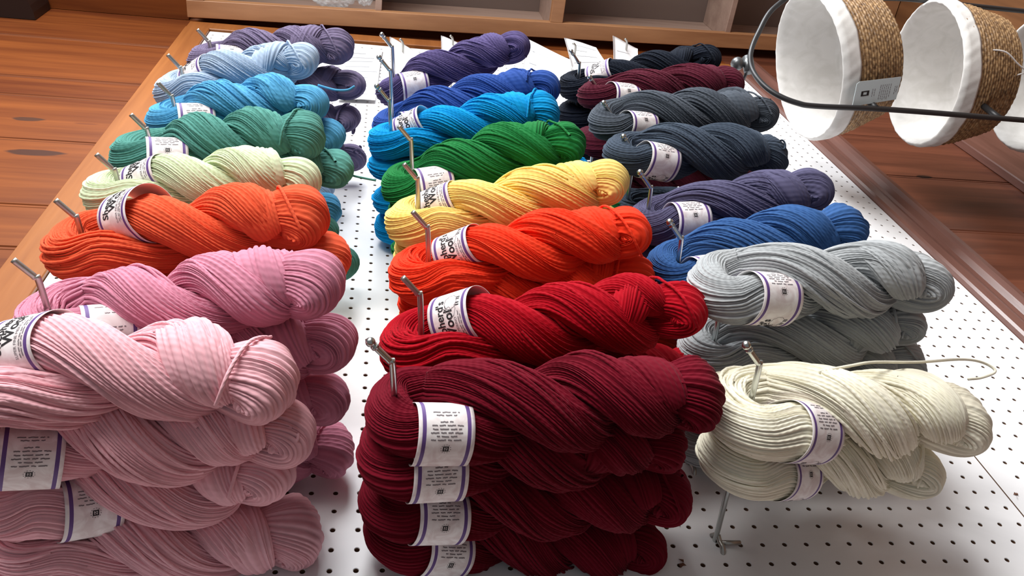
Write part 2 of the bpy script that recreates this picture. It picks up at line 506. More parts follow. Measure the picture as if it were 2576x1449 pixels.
case_part('rail', [((31.8, 0.02, 2.4), (A_END, 0.9, N_OUT - 1.8))], WOOD_CASE)
case_part('side_panel', [((-48.0, 0.9, 0.7), (A_END, 8.6, 1.4))], WOOD_CASE_IN)
case_part('side_panel', [((-48.0, 0.9, N_OUT - 0.8), (A_END, 8.6, N_OUT - 0.1))], WOOD_CASE_IN)
case_part('back_panel', [((-48.0, 8.6, 0.7), (A_END, 9.0, N_OUT - 0.1))], simple('dark_bookcase_back', (122, 106, 99), 0.6))
for a in (-47.6, -28.5, -8.6, 13.7, 32.2):
    case_part('shelf', [((a - 0.35, 0.5 if a in (-28.5, 13.7) else 0.9, 1.4), (a + 0.35, 8.6, N_OUT - 0.8))], WOOD_CASE_IN)

# dark rounded case high on the wall, cut by the corner of the picture
mb = MB()
P = []
for k in range(25):
    t = math.pi * 0.5 * k / 24
    P.append((-70.5 + 8.3 * math.sin(t) ** 0.8, 69.2 + 0 * t, 0.1 + 7 * (1 - math.cos(t))))
ring = [(-90, 0.0)] + [(-71 + 8.6 * math.cos(t), 0.0 + 6 * math.sin(t)) for t in np.linspace(0, math.pi / 2, 14)] + [(-90, 6.0)]
v = [(a, b, n - 0.45) for b in (68.6, 73.0) for (a, n) in ring]
k = len(ring)
f = [tuple(range(k - 1, -1, -1)), tuple(range(k, 2 * k))] + [(i, (i + 1) % k, k + (i + 1) % k, k + i) for i in range(k)]
mb.add(v, f, 0, False)
cs = mb.build('case', DARK_M, None, (-80, 70, 0))
tag(cs, 'dark brown round-cornered case fixed high on the pine planks', 'case')
# ------------------------------------------------------------------ lettering shared by the paper bands
def text_mesh(body, size, off=0.0, sx=1.0):
    cu = bpy.data.curves.new('lettering', 'FONT'); cu.body = body; cu.size = size; cu.offset = off; cu.resolution_u = 3
    o = bpy.data.objects.new('lettering', cu); col.objects.link(o)
    dg = bpy.context.evaluated_depsgraph_get(); dg.update()
    me = o.evaluated_get(dg).to_mesh()
    v = np.array([x.co[:2] for x in me.vertices]); v[:, 0] *= sx
    f = [tuple(p.vertices) for p in me.polygons]
    o.evaluated_get(dg).to_mesh_clear()
    bpy.data.objects.remove(o); bpy.data.curves.remove(cu)
    return v, f
T_SHEP = text_mesh("Shepherd's", 0.50, 0.010, 0.96)
T_WOOL = text_mesh("Wool", 0.56, 0.014, 1.0)
T_SUPER = text_mesh("SUPER FINE MERINO", 0.15, 0.0, 1.12)

def stroke2d(pts, w):
    P = np.asarray(pts, float); T = np.gradient(P, axis=0); T /= np.linalg.norm(T, axis=1, keepdims=True) + 1e-9
    N = np.stack([-T[:, 1], T[:, 0]], 1)
    w = np.broadcast_to(np.asarray(w, float), (len(P),))[:, None]
    v = np.concatenate([P + N * w / 2, P - N * w / 2]); k = len(P)
    return v, [(i, i + 1, k + i + 1, k + i) for i in range(k - 1)]

def label_art():
    """flat layout: x = reading direction of the big words (round the band), y = across the band (0 at the hook-side edge)"""
    out = []                       # (verts, faces, material)
    def put(t, x, y, m):
        v, f = t; v = v.copy(); w = np.stack([x + v[:, 0], y - v[:, 1]], 1); out.append((w, f, m))
    put(T_SHEP, 0.0, 0.78, 3)
    put(T_WOOL, 0.30, 1.20, 3)
    put(T_SUPER, -0.25, 1.37, 4)
    r = random.Random(3)
    def words(x0, x1, y, along_x, w, m=4):
        x = x0
        while x < x1 - 0.04:
            l = min(r.uniform(0.10, 0.3), x1 - x); pts = np.array([[x + l * k / 6, y + r.uniform(-0.012, 0.012)] for k in range(7)])
            v, f = stroke2d(pts, w)
            if not along_x: v = v[:, ::-1].copy()
            out.append((v, f, m)); x += l + 0.06
    words(-0.2, 1.5, 1.47, True, 0.035); words(-0.15, 1.35, 1.56, True, 0.035)
    words(-1.5, -1.44, 0.0, True, 0.02) if False else None
    # thin rule and a few small words before the S
    words(0.45, 1.45, -1.15, False, 0.025); words(0.75, 1.2, -1.5, False, 0.03)
    # sheep drawn in outline, right of Wool
    cx, cy = 1.95, 1.13
    th = np.linspace(0, 2 * math.pi, 90)
    rr = 0.27 + 0.025 * np.abs(np.sin(4.5 * th))
    v, f = stroke2d(np.stack([cx + 1.15 * rr * np.cos(th), cy + rr * np.sin(th)], 1), 0.018); out.append((v, f, 4))
    hx, hy = cx - 0.36, cy - 0.10
    v, f = stroke2d(np.stack([hx + 0.15 * np.cos(th) + 0.03 * np.sin(th), hy + 0.11 * np.sin(th)], 1), 0.016); out.append((v, f, 4))
    for (x0, y0, x1, y1) in ((hx + 0.08, hy - 0.08, hx + 0.24, hy - 0.16), (hx + 0.02, hy - 0.1, hx + 0.1, hy - 0.2)):
        v, f = stroke2d([(x0, y0), ((x0 + x1) / 2, (y0 + y1) / 2 - 0.02), (x1, y1)], 0.04); out.append((v, f, 3))
    for q in (-0.2, -0.1, 0.08, 0.17):
        v, f = stroke2d([(cx + q, cy + 0.25), (cx + q, cy + 0.42)], 0.045); out.append((v, f, 3))
    v, f = stroke2d([(hx - 0.35, hy + 0.1), (hx - 0.25, hy + 0.26), (hx + 0.02, hy + 0.36), (hx + 0.2, hy + 0.3)], 0.02); out.append((v, f, 4))
    # small square mark in a ring, then a paragraph that reads the other way up
    sx_, sy_ = 3.45, 0.95
    for (x0, y0, x1, y1) in ((-.1, -.1, .1, -.055), (-.1, .055, .1, .1), (-.1, -.055, -.06, .055), (.06, -.055, .1, .055)):
        out.append((np.array([(sx_ + x0, sy_ + y0), (sx_ + x1, sy_ + y0), (sx_ + x1, sy_ + y1), (sx_ + x0, sy_ + y1)]), [(0, 1, 2, 3)], 3))
    v, f = stroke2d([(sx_ - .05, sy_ + .02), (sx_ - .02, sy_ - .03), (sx_ + .01, sy_ + .03), (sx_ + .05, sy_ - .02)], 0.035); out.append((v, f, 3))
    for k in range(12):
        t0 = k * math.pi / 6
        v, f = stroke2d([(sx_ + .165 * math.cos(t0 + q), sy_ + .165 * math.sin(t0 + q)) for q in (0, .12, .24)], 0.022); out.append((v, f, 4))
    for i, (y0, y1) in enumerate(((.42, 1.5), (.6, 1.3), (.4, 1.52), (.46, 1.44), (.44, 1.5), (.72, 1.15), (.6, 1.3), (.5, 1.4))):
        words(y0, y1, 3.78 + 0.125 * i + (0.12 if i > 5 else 0), False, 0.042)
    return out
ART = label_art()
BAND_W = 1.9

# ------------------------------------------------------------------ twisted yarn skeins
def tube_ridged(P, O, ro, rp, K, per, rng, twist=0.12, amp=0.055, wander=1.0):
    """P path, O outward direction, ro / rp radii along O and across it; strands modelled as K ridges"""
    N = len(P)
    T = np.gradient(P, axis=0); T = unit(T)
    O = unit(O - T * (O * T).sum(1, keepdims=True)); Q = np.cross(T, O)
    d = np.r_[0, np.cumsum(np.linalg.norm(np.diff(P, axis=0), axis=1))]
    M = K * per
    wdt = rng.uniform(0.65, 1.45, K); wdt = wdt / wdt.sum() * 2 * math.pi          # strands of uneven width
    st_ = np.r_[0, np.cumsum(wdt)[:-1]]
    th = (st_[:, None] + wdt[:, None] * (np.arange(per) / per)[None, :]).ravel()
    TH = np.broadcast_to(th[None, :], (N, M)).copy() + (twist * d)[:, None]
    D = d[:, None]
    for _ in range(5):
        m = rng.integers(1, 6); k = rng.uniform(0.25, 1.3)
        TH += wander * rng.uniform(0.02, 0.08) * np.sin(m * th[None, :] + k * D * rng.choice([-1, 1]) + rng.uniform(0, 6.3))
    x = (np.arange(M) % per) / per
    ridge = (np.abs(np.sin(math.pi * x)) ** 0.75 - 0.6) * amp
    strand = np.arange(M) // per
    sp = rng.uniform(0, 6.3, K); sk = rng.uniform(0.3, 1.1, K); so = rng.normal(0, 0.26, K)
    h = amp * (0.38 * np.sin(sk[None, :] * D + sp[None, :]) + so[None, :])          # (N,K)
    h = h[:, strand]
    # neighbouring strands share the valley between them
    low = np.zeros((N, M))
    for _ in range(4):
        m = rng.integers(1, 4); k = rng.uniform(0.3, 1.2)
        low += 0.022 * np.sin(m * th[None, :] + k * D + rng.uniform(0, 6.3))
    Rr = ridge[None, :] + h * np.where(x == 0, 0.5, 1.0)[None, :]
    Rr = Rr * np.clip(np.minimum(ro, rp) / 0.5, 0, 1)[:, None]
    c, s = np.cos(TH), np.sin(TH)
    V = P[:, None, :] + (ro[:, None] * (1 + low) + Rr)[..., None] * c[..., None] * O[:, None, :] + (rp[:, None] * (1 + low) + Rr)[..., None] * s[..., None] * Q[:, None, :]
    i = np.arange(N - 1)[:, None] * M; j = np.arange(M)[None, :]; j2 = (j + 1) % M
    F = np.stack([i + j, i + j2, i + M + j2, i + M + j], -1).reshape(-1, 4)
    uv = np.stack([np.broadcast_to(D * 5.5, (N, M)), np.broadcast_to((np.arange(M) / per)[None, :], (N, M)) * 1.0], -1).reshape(-1, 2)
    return V.reshape(-1, 3), F, uv, TH, (T, O, Q)

def loose(P, r, k=6):
    v, f = tube(P, r, k, cap=False)
    N = len(P)
    d = np.r_[0, np.cumsum(np.linalg.norm(np.diff(P, axis=0), axis=1))]
    uv = np.stack([np.repeat(d * 5.5, k), np.tile(np.arange(k) / k, N)], 1)
    return v, np.array(f), uv

def make_skein(E, T, R=1.0, seed=1, phi0=0.0, rate=0.97, bend=None, K=44, per=4, step=0.14, flat=0.95, nloose=16, loop_n=None, bulb_size=1.0, w0=0.98, tail=None, knot=1.0, avoid=None):
    """E eye of the fold (the hook passes here), T tip of the hanging end; inches.  Returns verts, faces, uv and ply samplers"""
    rng = np.random.default_rng(seed)
    E = np.asarray(E, float); T = np.asarray(T, float)
    L = np.linalg.norm(T - E); t0 = (T - E) / L
    side = np.array([0, 1.0, 0]); side = side - t0 * (side @ t0); side /= np.linalg.norm(side)
    nor = np.cross(t0, side)
    if nor[2] < 0: nor = -nor
    if bend is None: bend = (rng.uniform(-0.22, 0.22), rng.uniform(-0.05, 0.30))
    rate = rate * rng.uniform(1.0, 1.18)
    def axis(s):
        s = np.asarray(s, float); u = s / L
        return E + t0 * s[..., None] + (4 * u * (1 - u))[..., None] * (bend[0] * side + bend[1] * nor) * R
    r0 = 0.87 * R; w = 0.77 * R; we = w0 * R
    Lk = L - 1.5 * R                 # plies end inside the knot
    s = np.arange(0, Lk + 1e-6, step)
    def sm(x): x = np.clip(x, 0, 1); return x * x * (3 - 2 * x)
    def phi(s):
        ss = np.maximum(s - 0.7 * R, 0)
        p = phi0 + rate / R * (ss - 0.6 * (1 - np.exp(-ss / 0.6)))
        e = np.maximum(s - (Lk - 1.7 * R), 0)
        return p + knot * 0.30 * e * e / R
    def woff(s): return w + (we - w) * (1 - sm(s / (2.2 * R))) - 0.25 * R * sm((s - (Lk - 1.3 * R)) / (1.3 * R))
    def rad(s): return r0 * (0.95 + 0.05 * sm(s / 2.0)) * (1 - 0.45 * sm((s - (Lk - 1.3 * R)) / (1.3 * R)))
    def ply(s, sign):
        p = phi(s); o = np.cos(p)[:, None] * side + np.sin(p)[:, None] * nor
        o = o * sign
        c = axis(s) + woff(s)[:, None] * o
        return c, o
    cA, oA = ply(s, 1); cB, oB = ply(s, -1)
    th = np.linspace(0, math.pi, max(12, int(math.pi * we / step)))[1:-1]
    o_e = math.cos(phi0) * side + math.sin(phi0) * nor
    U = E + np.cos(th)[:, None] * o_e * we - np.sin(th)[:, None] * t0 * we * 0.9
    oU = np.cos(th)[:, None] * o_e - np.sin(th)[:, None] * t0
    P = np.concatenate([cA[::-1], U, cB]); O = np.concatenate([oA[::-1], oU, oB])
    rr = np.concatenate([rad(s)[::-1], np.full(len(th), rad(np.zeros(1))[0]), rad(s)])
    jit = np.zeros_like(P); dd = np.r_[0, np.cumsum(np.linalg.norm(np.diff(P, axis=0), axis=1))]
    for _ in range(3):
        jit += rng.normal(0, 0.05 * R, 3)[None, :] * np.sin(rng.uniform(0.3, 0.9) * dd + rng.uniform(0, 6.3))[:, None]
    P = P + jit
    lump = 1 + 0.06 * np.sin(rng.uniform(0.5, 0.9) * dd + rng.uniform(0, 6.3)) + 0.04 * np.sin(rng.uniform(1.2, 1.8) * dd + rng.uniform(0, 6.3))
    endt = np.minimum(dd, dd[-1] - dd); close = np.sqrt(np.clip(endt / (0.7 * R), 0.0, 1.0))   # both ends close inside the knot
    ro = np.maximum(rr * 0.95 * lump * close, 0.06); rp = np.maximum(rr * 1.04 * lump * close, 0.06)
    tw_ = rng.uniform(-0.42, -0.25) / R
    V, F, UV, TH, fr = tube_ridged(P, O, ro, rp, K, per, rng, twist=tw_, amp=0.085 * R)
    parts = [(V, F, UV)]
    Mr = K * per; V0 = V.reshape(len(P), Mr, 3)
    def main(sign, sa_, sb_):
        n = len(s)
        sl = np.concatenate([s[::-1], -np.linspace(0.1, 0.1, len(U)), s]); sg_ = np.concatenate([np.ones(n), np.full(len(U), sign), -np.ones(n)])
        if sa_ < 0:                      # reach a little way round the fold
            du = (P - E) @ t0
            m = (du > sa_) & (du < sb_) & (((P - E) @ (oA[0])) * sign > 0.2 * R) & (np.concatenate([s[::-1], np.zeros(len(U)), s]) < sb_)
        else: m = (sl >= sa_) & (sl <= sb_) & (sg_ == sign)
        return V0[m].reshape(-1, 3)
    # end loop: the fold of the other end, tucked through and fanned out
    psi = rng.uniform(1.15, 2.0) if loop_n is None else loop_n
    d = math.cos(psi) * side + math.sin(psi) * nor
    q_ = np.cross(t0, d)
    bs = bulb_size * R * rng.uniform(1.0, 1.18)
    tb = unit(t0 + rng.uniform(-0.15, 0.15) * d + rng.uniform(-0.12, 0.12) * q_)
    x = np.linspace(0, 1, max(28, int(5.2 * R / step)))
    ang = x * math.pi
    ln = 1.70 * bs
    base = T - t0 * (ln + 0.80 * bs)
    hw = 0.58 * bs
    Pb = base + (np.cos(ang) * hw * (0.55 + 0.45 * np.sin(ang)))[:, None] * d + (np.sin(ang) ** 0.8 * ln)[:, None] * tb
    Ob = np.cos(ang)[:, None] * d + np.sin(ang)[:, None] * tb
    sa = np.sin(ang)
    rb = bs * (0.34 + 0.54 * sa ** 0.8)
    Vb, Fb, UVb, _, _ = tube_ridged(Pb, Ob, rb * 0.92, rb * (1.0 + 0.42 * sa), max(28, int(K * 0.78)), per, rng, twist=rng.uniform(-0.05, 0.05), wander=1.3, amp=0.088 * R)
    parts.append((Vb, Fb, UVb))
    # a bundle wrapped slantwise over the neck of that loop
    a0 = rng.uniform(-0.7, 0.1); sg = 1 if rng.random() < 0.75 else -1
    aa = np.linspace(a0, a0 + 3.5, 34)
    tt = np.linspace(-0.5, 0.5, 34)
    neck = axis(np.full(34, L - 2.45 * bs))
    oo = np.cos(aa)[:, None] * side + np.sin(aa)[:, None] * nor
    Pc = neck + oo * (0.86 * bs) + t0 * (sg * tt * 1.5 * bs)[:, None]
    rc = bs * (0.34 + 0.30 * np.sin(np.linspace(0, math.pi, 34)) ** 0.7)
    Vc, Fc, UVc, _, _ = tube_ridged(Pc, oo, rc * 0.72, rc * 1.2, max(18, int(K * 0.46)), per, rng, twist=rng.uniform(-0.1, 0.1), wander=1.0, amp=0.08 * R)
    parts.append((Vc, Fc, UVc))
    # loose strands that have slipped over their neighbours
    TT, OO, QQ = fr
    N = len(P); nA = len(cA)
    sarr = np.concatenate([s[::-1], np.zeros(len(th)), s]); sgn = np.concatenate([np.ones(nA), np.zeros(len(th)), -np.ones(nA)])
    yr = math.pi * R / K * 1.0
    for _ in range(nloose * 3):
        if nloose <= 0: break
        ln_ = int(rng.uniform(1.8, 5.0) / step); i0 = int(rng.integers(int(1.0 * R / step), max(3, N - ln_ - int(1.0 * R / step)))); i1 = min(N - 2, i0 + ln_)
        idx = np.arange(i0, i1)
        if avoid is not None and np.any((sarr[idx] > avoid[1] - 0.4) & (sarr[idx] < avoid[1] + 2.3) & (sgn[idx] * avoid[0] >= 0)): continue
        nloose -= 1
        a0 = rng.uniform(0, 6.3); da = rng.normal(0, 0.28)
        t = (idx - i0) / max(1, (i1 - i0))
        a = a0 + da * t + tw_ * (dd[idx] - dd[i0])
        hgt = 0.045 * R * np.sin(math.pi * t) + rng.uniform(0.0, 0.05) * np.sin(math.pi * t) ** 3 - 0.07 * R * (np.cos(math.pi * t) ** 8)
        pt = P[idx] + ((ro[idx] + hgt) * np.cos(a))[:, None] * OO[idx] + ((rp[idx] + hgt) * np.sin(a))[:, None] * QQ[idx]
        if len(pt) > 4: parts.append(loose(pt[::2] if len(pt) > 20 else pt, yr, 6))
    # tie strand slung round the end, small slack loops at the tip
    allv = np.concatenate([Vb, Vc, V0[:int(3.5 / step)].reshape(-1, 3), V0[-int(3.5 / step):].reshape(-1, 3)])
    ls = (allv - E) @ t0; ctr = axis(np.clip(ls, 0, L)); rel = allv - ctr
    lx, ly = rel @ side, rel @ nor; la = np.arctan2(ly, lx); lr = np.hypot(lx, ly)
    aa = np.linspace(0.0, 2.7, 22) + rng.uniform(-0.3, 0.9); ts = L - 1.25 * bs + np.linspace(-0.55, 0.55, 22) * bs * rng.choice([-1, 1])
    hh = []
    for a_, s_ in zip(aa, ts):
        dm = np.abs((la - a_ + math.pi) % (2 * math.pi) - math.pi)
        m = (dm < 0.22) & (np.abs(ls - s_) < 0.22)
        hh.append(lr[m].max() + yr * 0.7 if m.any() else 0.9 * bs)
    hh = np.array(hh); hh = np.maximum(hh, 0.5 * (np.roll(hh, 1) + np.roll(hh, -1)))
    pt = axis(ts) + (np.cos(aa) * hh)[:, None] * side + (np.sin(aa) * hh)[:, None] * nor
    if rng.random() < 0.5: parts.append(loose(spline(pt, 44), yr * 1.0, 6))
    for _ in range(int(rng.integers(0, 3))):
        aa = rng.uniform(0, 6.3); q = T - t0 * 0.55 * bs + (math.cos(aa) * side + math.sin(aa) * nor) * 0.80 * bs
        e1 = unit(rng.normal(0, 1, 3)); e2 = unit(np.cross(e1, rng.normal(0, 1, 3)))
        tt = np.linspace(0, 5.2, 14)
        parts.append(loose(q + 0.20 * np.cos(tt)[:, None] * e1 + 0.28 * np.sin(tt)[:, None] * e2, yr, 5))
    off = 0; VV, FF, UU = [], [], []
    for v, f, u in parts:
        VV.append(v); FF.append(np.asarray(f) + off); UU.append(u); off += len(v)
    V = np.concatenate(VV)
    if flat != 1.0:                   # the pile presses the skeins a little flat
        c = E + t0 * ((V - E) @ t0)[:, None]
        V = V + nor * ((((V - c) @ nor) * (flat - 1)))[:, None]
    return V, np.concatenate(FF), np.concatenate(UU), dict(ply=ply, rad=rad, side=side, nor=nor, t0=t0, E=E, R=R, flat=flat, phi=phi, main=main)

def make_band(info, sign, s0, beta0, margin=0.10, slack=0.0, tilt=0.0):
    """paper band round one ply.  beta: 0 = facing the near side (-b), pi/2 = out of the wall (+n)"""
    R = info['R']; side, nor, t0, E, flat = info['side'], info['nor'], info['t0'], info['E'], info['flat']
    NW = 9; ys = np.array([0, 0.13, 0.26, 0.5, 0.95, 1.4, 1.64, 1.77, 1.9])
    s = s0 + np.linspace(0, BAND_W, 5)
    c, o = info['ply'](s, sign)
    cm = c.mean(0); g = np.polyfit(np.arange(5), c, 1)[0]; ax = unit(g)
    def fl(q): return q + nor * (((q - E) @ nor) * (flat - 1))[..., None]
    om = unit(o.mean(0)); om = unit(om - ax * (om @ ax)); pm = np.cross(ax, om)
    n_ = unit(nor - ax * (nor @ ax)); b_ = -unit(np.cross(n_, ax))
    if b_ @ side > 0: b_ = -b_         # b_ points to the near side
    # the band hugs the yarn: largest extent of this ply in every direction, smoothed
    pts = info['main'](sign, s0 - 0.05, s0 + BAND_W + 0.05) - cm
    al = pts @ ax; pts = pts[np.abs(al) < BAND_W / 2 + 0.03]
    bx, nx = pts @ b_, pts @ n_
    cx, cy = (bx.max() + bx.min()) / 2, (nx.max() + nx.min()) / 2
    cen = cm + b_ * cx + n_ * cy
    ang = np.arctan2(nx - cy, bx - cx) % (2 * math.pi); rd = np.hypot(bx - cx, nx - cy)
    NBIN = 36; tab = np.zeros(NBIN)
    np.maximum.at(tab, (ang / (2 * math.pi) * NBIN).astype(int) % NBIN, rd)
    for _ in range(2): tab = np.maximum(tab, 0.5 * (np.roll(tab, 1) + np.roll(tab, -1)))
    tab = np.maximum(tab, np.maximum(np.roll(tab, 1), np.roll(tab, -1)) * 0.985)
    for _ in range(3): tab = (np.roll(tab, 1) + 2 * tab + np.roll(tab, -1)) / 4
    tab = tab + 0.045
    if slack:
        tb_ = (np.arange(NBIN) + 0.5) / NBIN * 2 * math.pi
        tab = tab + slack * 2.2 * np.clip(np.sin(tb_ + 0.1), 0, 1) ** 1.3
    xb = (np.arange(-1, NBIN + 1) + 0.5) / NBIN * 2 * math.pi
    tw = np.r_[tab[-1], tab, tab[0]]
    def dirv(be): return np.cos(be)[..., None] * b_ + np.sin(be)[..., None] * n_
    def radius(be): return np.interp(np.asarray(be) % (2 * math.pi), xb, tw)
    def pos(be, y, lift=0.0):
        be = np.asarray(be, float); y = np.asarray(y, float)
        cone = 1 + 0.03 * tilt * (y - 0.95)
        return fl(cen + ax * (y - BAND_W / 2)[..., None] + dirv(be) * (radius(be) * cone + lift)[..., None])
    # arc length table so lettering keeps its size round the ellipse
    bt = np.linspace(-4 * math.pi, 4 * math.pi, 2401)
    arc = np.r_[0, np.cumsum(np.linalg.norm(np.diff(dirv(bt) * radius(bt)[:, None], axis=0), axis=1))]
    u0 = np.interp(beta0, bt, arc)
    total = np.interp(beta0 + 2 * math.pi, bt, arc) - u0
    NB = 72
    be = beta0 + np.linspace(0, 2 * math.pi, NB, endpoint=False)
    V = []; F = []; MI = []; SM = []
    BE, YY = np.meshgrid(be, ys, indexing='ij')
    outer = pos(BE.ravel(), YY.ravel()); inner = pos(BE.ravel(), YY.ravel(), -0.018)
    n = NB * NW
    V = [outer, inner]
    mcol = [0, 1, 0, 0, 0, 0, 1, 0]
    for i in range(NB):
        i2 = (i + 1) % NB
        for j in range(NW - 1):
            F.append((i * NW + j, i2 * NW + j, i2 * NW + j + 1, i * NW + j + 1)); MI.append(mcol[j])
            F.append((n + i * NW + j, n + i * NW + j + 1, n + i2 * NW + j + 1, n + i2 * NW + j)); MI.append(2)
        F.append((i * NW, n + i * NW, n + i2 * NW, i2 * NW)); MI.append(2)
        F.append((i * NW + NW - 1, i2 * NW + NW - 1, n + i2 * NW + NW - 1, n + i * NW + NW - 1)); MI.append(2)
    off = 2 * n
    for v, f, m in ART:
        u = u0 + np.where(v[:, 0] > 5.0, v[:, 0], v[:, 0])
        b = np.interp(u, arc, bt)
        V.append(pos(b, v[:, 1], 0.010)); F += [tuple(i + off for i in q) for q in f]; MI += [m] * len(f); off += len(v)
    return np.concatenate(V), F, MI

BAND_MATS = [PAPER_M, PURPLE_M, PAPER_IN, INK_M, INK_GREY]
SK = {}
def skein(E, T, mat, label, group, R=1.0, seed=1, band=None, s0=1.0, beta0=0.5, slack=0.0, tail=None, hero=True, **kw):
    hi = dict(K=52, per=4, step=0.13, nloose=64, flat=0.92) if hero else dict(K=42, per=3, step=0.2, nloose=26, flat=0.84)
    hi.update(kw)
    V, F, UV, info = make_skein(E, T, R, seed, tail=tail, avoid=None if band is None else (band, s0), **hi)
    root = thing('yarn_skein', label, 'yarn skein', E, group)
    mesh_obj('yarn', V, F, mat, root, E, uvs=UV)
    if tail is not None:
        tv, tf = tube(spline(tail, 40), 0.06, 8)
        mesh_obj('yarn_tail', tv, tf, mat, root, E)
    if band is not None:
        bv, bf, bm = make_band(info, band, s0, beta0, slack=slack, tilt=1.0 if slack else 0.0)
        mesh_obj('paper_band', bv, bf, BAND_MATS, root, E, bm, True)
    return root
# ------------------------------------------------------------------ hooks
TIPS = dict(M8=(962, 88), M7=(955, 145), M6=(950, 218), M5=(1002, 315), M4=(1015, 410), M3=(1037, 530), M2=(1012, 695), M1=(935, 862),
            R8=(1438, 130), R7=(1485, 195), R6=(1520, 260), R5=(1570, 345), R4=(1612, 435), R3=(1687, 560), R2=(1790, 700), R1=(1880, 870),
            L8=(495, 72), L7=(420, 135), L6=(395, 205), L5=(327, 285), L4=(240, 385), L3=(137, 500), L2=(30, 650))
TIPN = 10.2
HK = {k: at_n(x, y, TIPN) for k, (x, y) in TIPS.items()}
HK['L1'] = np.array([-40.2, 1.0, TIPN])
COLN = dict(lavender='dusky lavender', lightblue='powder blue', turquoise='turquoise blue', teal='sea green', palegreen='pale green', orange='coral orange', pink='rose pink',
            palepink='pale pink', purple='deep purple', royal='royal blue', cyan='bright cyan', green='emerald green', yellow='butter yellow', redorange='scarlet orange', red='bright red',
            wine='wine red', black='near-black navy', burgundy='dark burgundy', charcoal='charcoal', charblue='blue-grey charcoal', slate='slate violet', denim='denim blue', gray='light grey', cream='cream')
RGB = dict(lavender=(112, 101, 128), lightblue=(166, 184, 206), turquoise=(84, 156, 198), teal=(82, 140, 130), palegreen=(204, 216, 180), orange=(226, 92, 58), pink=(207, 136, 158),
           palepink=(233, 178, 187), purple=(84, 74, 116), royal=(40, 70, 138), cyan=(8, 138, 198), green=(28, 112, 56), yellow=(245, 210, 122), redorange=(232, 60, 32), red=(164, 6, 26),
           wine=(106, 10, 30), black=(24, 29, 40), burgundy=(80, 24, 40), charcoal=(75, 81, 90), charblue=(64, 74, 88), slate=(85, 82, 110), denim=(54, 90, 142), gray=(168, 171, 173), cream=(244, 236, 216))
WOOL = {k: wool(k, c) for k, c in RGB.items()}
KEYC = dict(L8='lavender', L7='lightblue', L6='turquoise', L5='teal', L4='palegreen', L3='orange', L2='pink', L1='palepink', M8='purple', M7='royal', M6='cyan', M5='green', M4='yellow',
            M3='redorange', M2='red', M1='wine', R8='black', R7='burgundy', R6='charcoal', R5='charblue', R4='slate', R3='denim', R2='gray', R1='cream')
def hook_a(k, n):                     # where the wire is at height n
    return HK[k][0] + 1.45 - 0.75 * min(n, 9.4) / 9.4
BALLED = {'M8', 'M6', 'M1', 'R1', 'R2', 'R3', 'R4', 'R5', 'R6', 'R7', 'R8', 'M7'}
for k, t in HK.items():
    a, b, n = t
    base = (a + 1.45, b, 0.0)
    o = thing('peg_hook', 'angled steel peg hook with a %s tip carrying the %s yarn' % ('ball' if k in BALLED else 'plain cut', COLN[KEYC[k]]), 'peg hook', base, 'peg hooks on the pegboard')
    wire = spline([(a + 1.45, b, -0.1), (a + 1.40, b, 0.4), (a + 1.05, b, 5.0), (a + 0.74, b, 9.1), (a + 0.62, b, 9.45), (a + 0.40, b, 9.72), (a + 0.02, b, 10.15)], 40)
    mat = STEEL if k in BALLED else STEEL_DULL
    mb = MB(); mb.tube(wire, 0.115, 12); mb.build('shaft', mat, o, base)
    if k in BALLED:
        mb = MB(); mb.ball((a - 0.04, b, 10.22), 0.17, k=16); mb.tube([(a + 0.14, b, 10.0), (a + 0.08, b, 10.08)], 0.145, 12); mb.build('ball_tip', mat, o, base)
    rb = round(b)
    mb = MB()
    ba = a + 1.45
    mb.tube(spline([(ba + 0.02, b, 0.35), (ba + 0.05, b - 0.25, 0.22), (ba + 0.1, b - 0.55, 0.16), (ba + 0.1, b - 0.75, -0.2)], 14), 0.11, 10)
    mb.tube([(ba + 0.05, b - 0.28, 0.2), (ba + 0.95, b - 0.30, 0.2)], 0.10, 10)
    mb.tube([(ba - 0.12, b + 0.25, 0.05), (ba - 0.05, b + 0.1, 0.3), (ba + 0.02, b - 0.05, 0.35)], 0.09, 8)
    mb.build('base_clip', STEEL_DULL, o, base)

# ------------------------------------------------------------------ the skeins: top one of every hook
U, L_ = 1, -1
def top(k, left, tip, side, label, R=1.0, seed=1, s0=0.2, beta0=-0.3, dn=-0.6, tdb=0.0, **kw):
    h = HK[k]
    l = at_b(left[0], left[1], h[1]); E = np.array([l[0] + 1.72 * R, h[1], l[2] + dn])
    T = at_b(tip[0], tip[1], h[1] + tdb)
    return skein(E, T, WOOL[KEYC[k]], label, 'yarn skeins on the pegboard hooks', R, seed, side, s0, beta0, **kw)
def low(k, n, tip, label, R=0.98, seed=1, side=None, s0=0.2, beta0=-2.6, da=0.0, db=0.0, tdb=0.0, colr=None, length=12.0, **kw):
    h = HK[k]
    E = np.array([hook_a(k, n) + 0.35 + da, h[1] + db, n])
    if tip is None: T = E + np.array([length, 0.3, 0.4])
    else: T = at_b(tip[0], tip[1], h[1] + tdb)
    kw.setdefault('hero', False)
    return skein(E, T, WOOL[colr or KEYC[k]], label, 'yarn skeins on the pegboard hooks', R, seed, side, s0, beta0, **kw)

